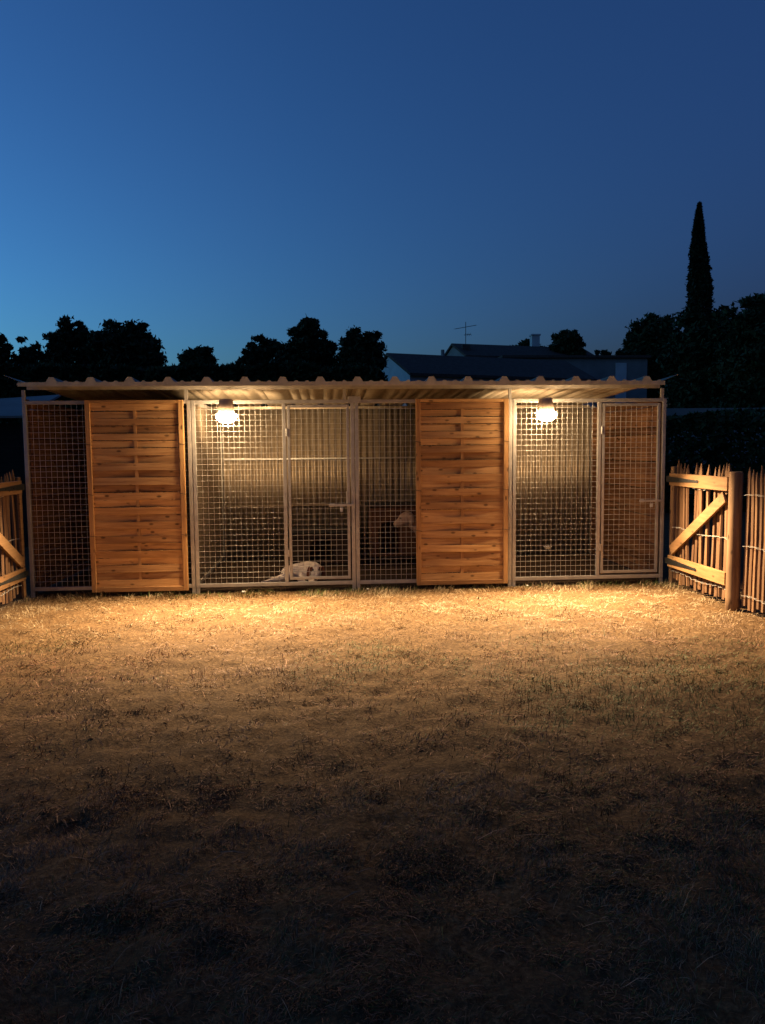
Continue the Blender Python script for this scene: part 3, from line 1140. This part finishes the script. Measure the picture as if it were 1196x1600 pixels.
PG = 'dark pines behind the kennel'
tree('pine_tree', -16, 498, 100, 690, 30, 'dark pine cut off by the left edge behind the kennel', 'tree', PINE_LEAF, nclump=120, group=PG)
tree('pine_tree', 42, 517, 74, 690, 31, 'low dark pine between the edge pine and the tall pines', 'tree', PINE_LEAF, nclump=110, group=PG)
tree('pine_tree', 104, 486, 88, 640, 30, 'tall open-topped pine with spiky crown left of the broad pine', 'tree', PINE_LEAF, nclump=110, per=140, shell=.3, group=PG)
tree('pine_tree', 192, 491, 142, 640, 29, 'broad dark pine, widest crown of the pines behind the kennel', 'tree', PINE_LEAF, nclump=170, group=PG)
tree('round_tree', 309, 534, 72, 640, 28, 'small dense round tree standing alone between the pine groups', 'tree', LEAF, leaf=.11, nclump=150, per=160, shell=.6, rcf=.22)
tree('pine_tree', 410, 513, 84, 630, 30, 'small pine left of the tallest pine by the house', 'tree', PINE_LEAF, nclump=85, group=PG)
tree('pine_tree', 479, 491, 106, 640, 29, 'pine with the highest crown in the group beside the white house', 'tree', PINE_LEAF, nclump=130, shell=.3, group=PG)
tree('pine_tree', 562, 504, 96, 650, 28, 'dense pine touching the white house gable', 'tree', PINE_LEAF, nclump=130, group=PG)
tree('garden_tree', 826, 524, 70, 580, 52, 'dark leafy tree behind the house chimney', 'tree', LEAF, leaf=.2, nclump=50, per=130)
tree('garden_tree', 888, 507, 66, 580, 46, 'rounded leafy tree above the long grey building', 'tree', LEAF, leaf=.18, nclump=60, per=140)
tree('garden_tree', 1022, 486, 108, 640, 48, 'bushy dark tree left of the cypress', 'tree', LEAF, leaf=.2, nclump=180, per=170, shell=.5, rcf=.2)
tree('garden_tree', 1105, 458, 140, 700, 22, 'loose-leaved dark tree behind the cypress', 'tree', LEAF, leaf=.12, nclump=170, per=150, rcf=.2)
tree('garden_tree', 1190, 444, 150, 700, 19, 'dark tree at the right photo edge', 'tree', LEAF, leaf=.11, nclump=190, per=170, rcf=.2)
for (u, v, w, Y, lab) in ((918, 550, 60, 50, 'low bush under the rounded tree behind the long building'), (978, 532, 66, 47, 'taller shrub at the end of the long building beside the bushy tree'), (948, 538, 74, 48, 'low bush between the rounded tree and the bushy tree'), (268, 572, 50, 33, 'low shrub between the broad pine and the round tree'),
                          (357, 566, 50, 34, 'low shrub right of the round tree'), (255, 566, 60, 35, 'low shrub at the right side of the broad pine')):
    p = at(u, v, Y)
    tree('shrub', u, v, w, 625, Y, lab, 'shrub', LEAF, leaf=.15, nclump=45, per=120, group='low shrubs along the tree line')

# cypress
p = at(1097, 318, 22)
cyp = thing('cypress_tree', 'tall slender cypress rising above the dark trees', 'tree', (p.x, 22, 0))
n = 26000
zt = p.z
f = rng.random(n) ** .8
zz = .6 + (zt - .6) * f
wid = (at(1113.5, 470, 22) - at(1079, 470, 22)).length / 2 * 1.0
prof = np.interp(f, [0, .25, .45, .66, .85, .96, 1], [.75, 1.15, 1.12, 1.0, .60, .22, .03]) * wid
an = rng.uniform(0, 2 * np.pi, n)
lump = .74 + .30 * vnoise(an * 2.2 + 3, zz * 2.4, 77) + .22 * vnoise(an * 5 + 9, zz * 6, 78)
rr = prof * lump * np.sqrt(rng.uniform(.35, 1.0, n)) * np.where(rng.random(n) < .05, rng.uniform(1.0, 1.35, n), 1.0)
P = np.stack([np.cos(an) * rr + .10 * np.sin(f * 5.0), np.sin(an) * rr, zz], 1)
V, F = leaves_at(P, .085)
link('crown', np_mesh('crown', V, F, CYPRESS_LEAF), cyp)
MB().tube([(0, 0, -.2), (0, 0, zt * .5), (0, 0, zt - .5)], [.16, .10, .02], 8).build('trunk', BARK, cyp)


def hedge(x0, x1, y0, y1, h, label, n, leaf=.09):
    root = thing('hedge', label, 'hedge', ((x0 + x1) / 2, (y0 + y1) / 2, 0))
    w, d = (x1 - x0) / 2, (y1 - y0) / 2
    P = np.stack([rng.uniform(-w, w, n), rng.uniform(-d, d, n), rng.uniform(0, 1, n) * h], 1)
    # most leaves in the outer skin
    k = rng.random(n)
    P[:, 1] = np.where(k < .55, -d + np.abs(rng.normal(size=n)) * .12, P[:, 1])
    top = (k > .55) & (k < .85)
    P[:, 2] = np.where(top, h - np.abs(rng.normal(size=n)) * .1, P[:, 2])
    P[:, 2] += (vnoise(P[:, 0] * 1.3 + 50, P[:, 1] + 9, 88) - .5) * .35 * (P[:, 2] / h)
    P[:, 1] += (vnoise(P[:, 0] * 1.7 + 20, P[:, 2] * 2, 89) - .5) * .3
    V, F = leaves_at(P, leaf)
    link('foliage', np_mesh('foliage', V, F, LEAF), root)
    tb = MB()
    for x in np.arange(-w + .3, w, .8):
        tb.tube([(x, 0, -.1), (x + .05, 0, h * .6)], [.05, .02], 5)
    tb.build('stem', BARK, root, kind='stuff')
    return root


hedge(4.2, 15, 7.5, 9.0, at(1120, 652, 8).z, 'dark hedge beyond the paling gate and fence', 26000)
hedge(-14, -3.9, 7.5, 9.0, at(15, 668, 8).z, 'dark hedge behind the gate cut off by the photo edge', 24000)
hedge(-24, at(588, 585, 26).x, 26, 28, at(300, 575, 26).z, 'long dark hedge along the back under the pines', 70000, .24)

# grey wall seen over the right-hand hedge
a_, b_ = at(1075, 650, 12), at(1230, 637, 12)
w_ = MB().box((4.9, 12, -.1), (16, 12.2, b_.z)).build('garden_wall', GREY_WALL)
tag(w_, 'low grey garden wall showing above the hedge beside the end gate', 'wall')

# pale lean-to roof left of the kennel
sh = thing('garden_shed', 'pale roofed shed half hidden left of the kennel', 'shed', (-5.4, 4.2, 0))
pa, pb_ = at(34, 624, 4.0), at(-60, 652, 4.0)
B = sh.location
rb = MB()
z1, z0 = pa.z, at(0, 655, 4.0).z
xr = at(34, 640, 3.6).x
rb.add([(-8.6, 3.6, z0 - .02), (xr, 3.6, z0), (xr, 5.2, z1 + .12), (-8.6, 5.2, z1 - .25)], [(0, 1, 2, 3)])
o = _shift(rb, B).build('roof', GREY_WALL, sh)
o.modifiers.new('thick', 'SOLIDIFY').thickness = .03
_shift(MB().box((-8.4, 3.85, -.1), (xr - .12, 5.0, z0 - .06)), B).build('wall', W_KICK, sh)


def house(A, Bp, L, ze, zr, label, name='house', over=.25, wallm=RENDER_WALL):
    """A, Bp: the two ground corners of the gable that faces us; L: length; ze, zr: eave and ridge heights"""
    A, Bp = Vector((A[0], A[1], 0)), Vector((Bp[0], Bp[1], 0))
    g = (Bp - A)
    r = Vector((g.y, -g.x, 0)).normalized()
    root = thing(name, label, 'house', (A + Bp) / 2)
    Bq = root.location
    C, D = A + r * L, Bp + r * L
    up = lambda p, z: (p.x, p.y, z)
    mid, mid2 = (A + Bp) / 2, (C + D) / 2
    mb = MB()
    mb.add([up(A, -.2), up(Bp, -.2), up(D, -.2), up(C, -.2), up(A, ze), up(Bp, ze), up(D, ze), up(C, ze), up(mid, zr - .05), up(mid2, zr - .05)],
           [(0, 1, 5, 8, 4), (1, 2, 6, 5), (2, 3, 7, 9, 6), (3, 0, 4, 7)])
    _shift(mb, Bq).build('wall', wallm, root)
    gu = g.normalized()
    sl = (zr - ze) / (g.length / 2)
    rb = MB()
    ov = over
    for (e, s) in ((A, -1), (Bp, 1)):
        e0 = e + gu * s * ov - r * .12
        e1 = e0 + r * (L + .24)
        m0, m1 = mid - r * .12, mid2 + r * .12
        zl = ze - sl * ov
        th = .14
        rb.add([up(e0, zl), up(e1, zl), up(m1, zr), up(m0, zr), up(e0, zl + th), up(e1, zl + th), up(m1, zr + th), up(m0, zr + th)],
               [(0, 3, 2, 1), (4, 5, 6, 7), (0, 1, 5, 4), (1, 2, 6, 5), (2, 3, 7, 6), (3, 0, 4, 7)])
    rf = _shift(rb, Bq).build('roof', TILE, root)
    return root, rf, r, mid, gu


A1, B1, R1 = at(641, 584, 32), at(578, 590, 37), at(610, 552, 34.5)
h1, rf1, r1, mid1, g1 = house((A1.x, 32), (B1.x, 37), 11.5, A1.z, R1.z - .12, 'white gabled house with dark tiled roof beside the dense pine')
q = at(692, 548, 35.5)
MB().tube([(q.x - h1.location.x, q.y - h1.location.y, q.z - 1.2), (q.x - h1.location.x, q.y - h1.location.y, q.z + .05)], .10, 10).build('chimney', GREY_WALL, rf1)

A2, B2, R2p = at(728, 556, 43), at(690, 556, 47), at(712, 537, 45)
h2, rf2, r2_, mid2_, g2_ = house((A2.x, 43), (B2.x, 47), 10, A2.z, R2p.z - .12, 'grey house with television aerial and chimney behind the white house', wallm=GREY_WALL)
q = at(836, 535, 47)
w2 = .28
zc = at(836, 525, 47).z
_shift(MB().box((q.x - w2, 47 - w2, zc - 2.2), (q.x + w2, 47 + w2, zc)).box((q.x - w2 - .06, 47 - w2 - .06, zc), (q.x + w2 + .06, 47 + w2 + .06, zc + .1)), h2.location).build('chimney', RENDER_WALL, rf2)
q = at(728, 545, 44)
zc = at(728, 539, 44).z
_shift(MB().box((q.x - .26, 43.75, zc - 1.5), (q.x + .26, 44.25, zc)), h2.location).build('chimney', TILE, rf2)

# long low building
LB = thing('long_building', 'long low grey building between the houses and the dark trees', 'building', (16, 40, 0))
xa, xb, zt = at(788, 560, 40).x, at(1012, 560, 40).x, at(900, 558, 40).z
B = LB.location
_shift(MB().box((xa, 40, -.2), (xb, 44, zt - .06)), B).build('wall', GREY_WALL, LB)
_shift(MB().box((xa - .15, 39.8, zt - .055), (xb + .15, 44.2, zt + .10)), B).build('roof', TILE, LB)
xp, xq = at(962, 575, 40).x, at(979, 575, 40).x
_shift(MB().box((xp, 39.95, 2.6), (xq, 39.996, at(970, 567, 40).z)), B).build('shutter', RENDER_WALL, LB)
for k in range(2):
    xw = at(700 + 0 * k + (830 + 60 * k - 700), 575, 40).x
    _shift(MB().box((xw - .45, 39.97, 2.7), (xw + .45, 39.997, 4.0)), B).build('window', IRON, LB)

# television aerial on the grey house
ant = thing('television_aerial', 'thin television aerial on the roof of the grey house', 'aerial', (q.x, 44, zc))
za, zb_ = zc, at(728, 503, 44).z
mh = zb_ - za
MB().tube([(0, 0, -.3), (0, 0, mh)], .022, 6).build('mast', IRON, ant)
bz = at(728, 511, 44).z - za
bl = (at(746, 506, 44) - at(711, 514, 44)).length
bd = Vector((.95, .25, .20)).normalized()
bm_ = MB().tube([Vector((0, 0, bz)) - bd * bl * .5, Vector((0, 0, bz)) + bd * bl * .5], .018, 6).build('boom', IRON, ant)
sd = Vector((-.25, .95, .1)).normalized()
for k in range(9):
    c = Vector((0, 0, bz)) + bd * bl * (-.48 + .96 * k / 8)
    hl = .34 - .018 * k
    MB().tube([c - sd * hl, c + sd * hl], .010, 5).build('element', IRON, ant)
c = Vector((0, 0, at(728, 523, 44).z - za))
MB().tube([c - Vector((.12, 0, .02)), c + Vector((.36, .05, .03))], .018, 6).build('lower_boom', IRON, ant)
for k in range(4):
    cc = c + Vector((.36, .05, .03)) * (k / 3)
    MB().tube([cc - Vector((0, .15, .12)), cc + Vector((0, .15, .12))], .010, 5).build('element', IRON, ant)

# parts built in world coordinates under the kennel's Empty at the origin stay where they are
print('grass faces', len(me.polygons), 'objects', len(S.objects))
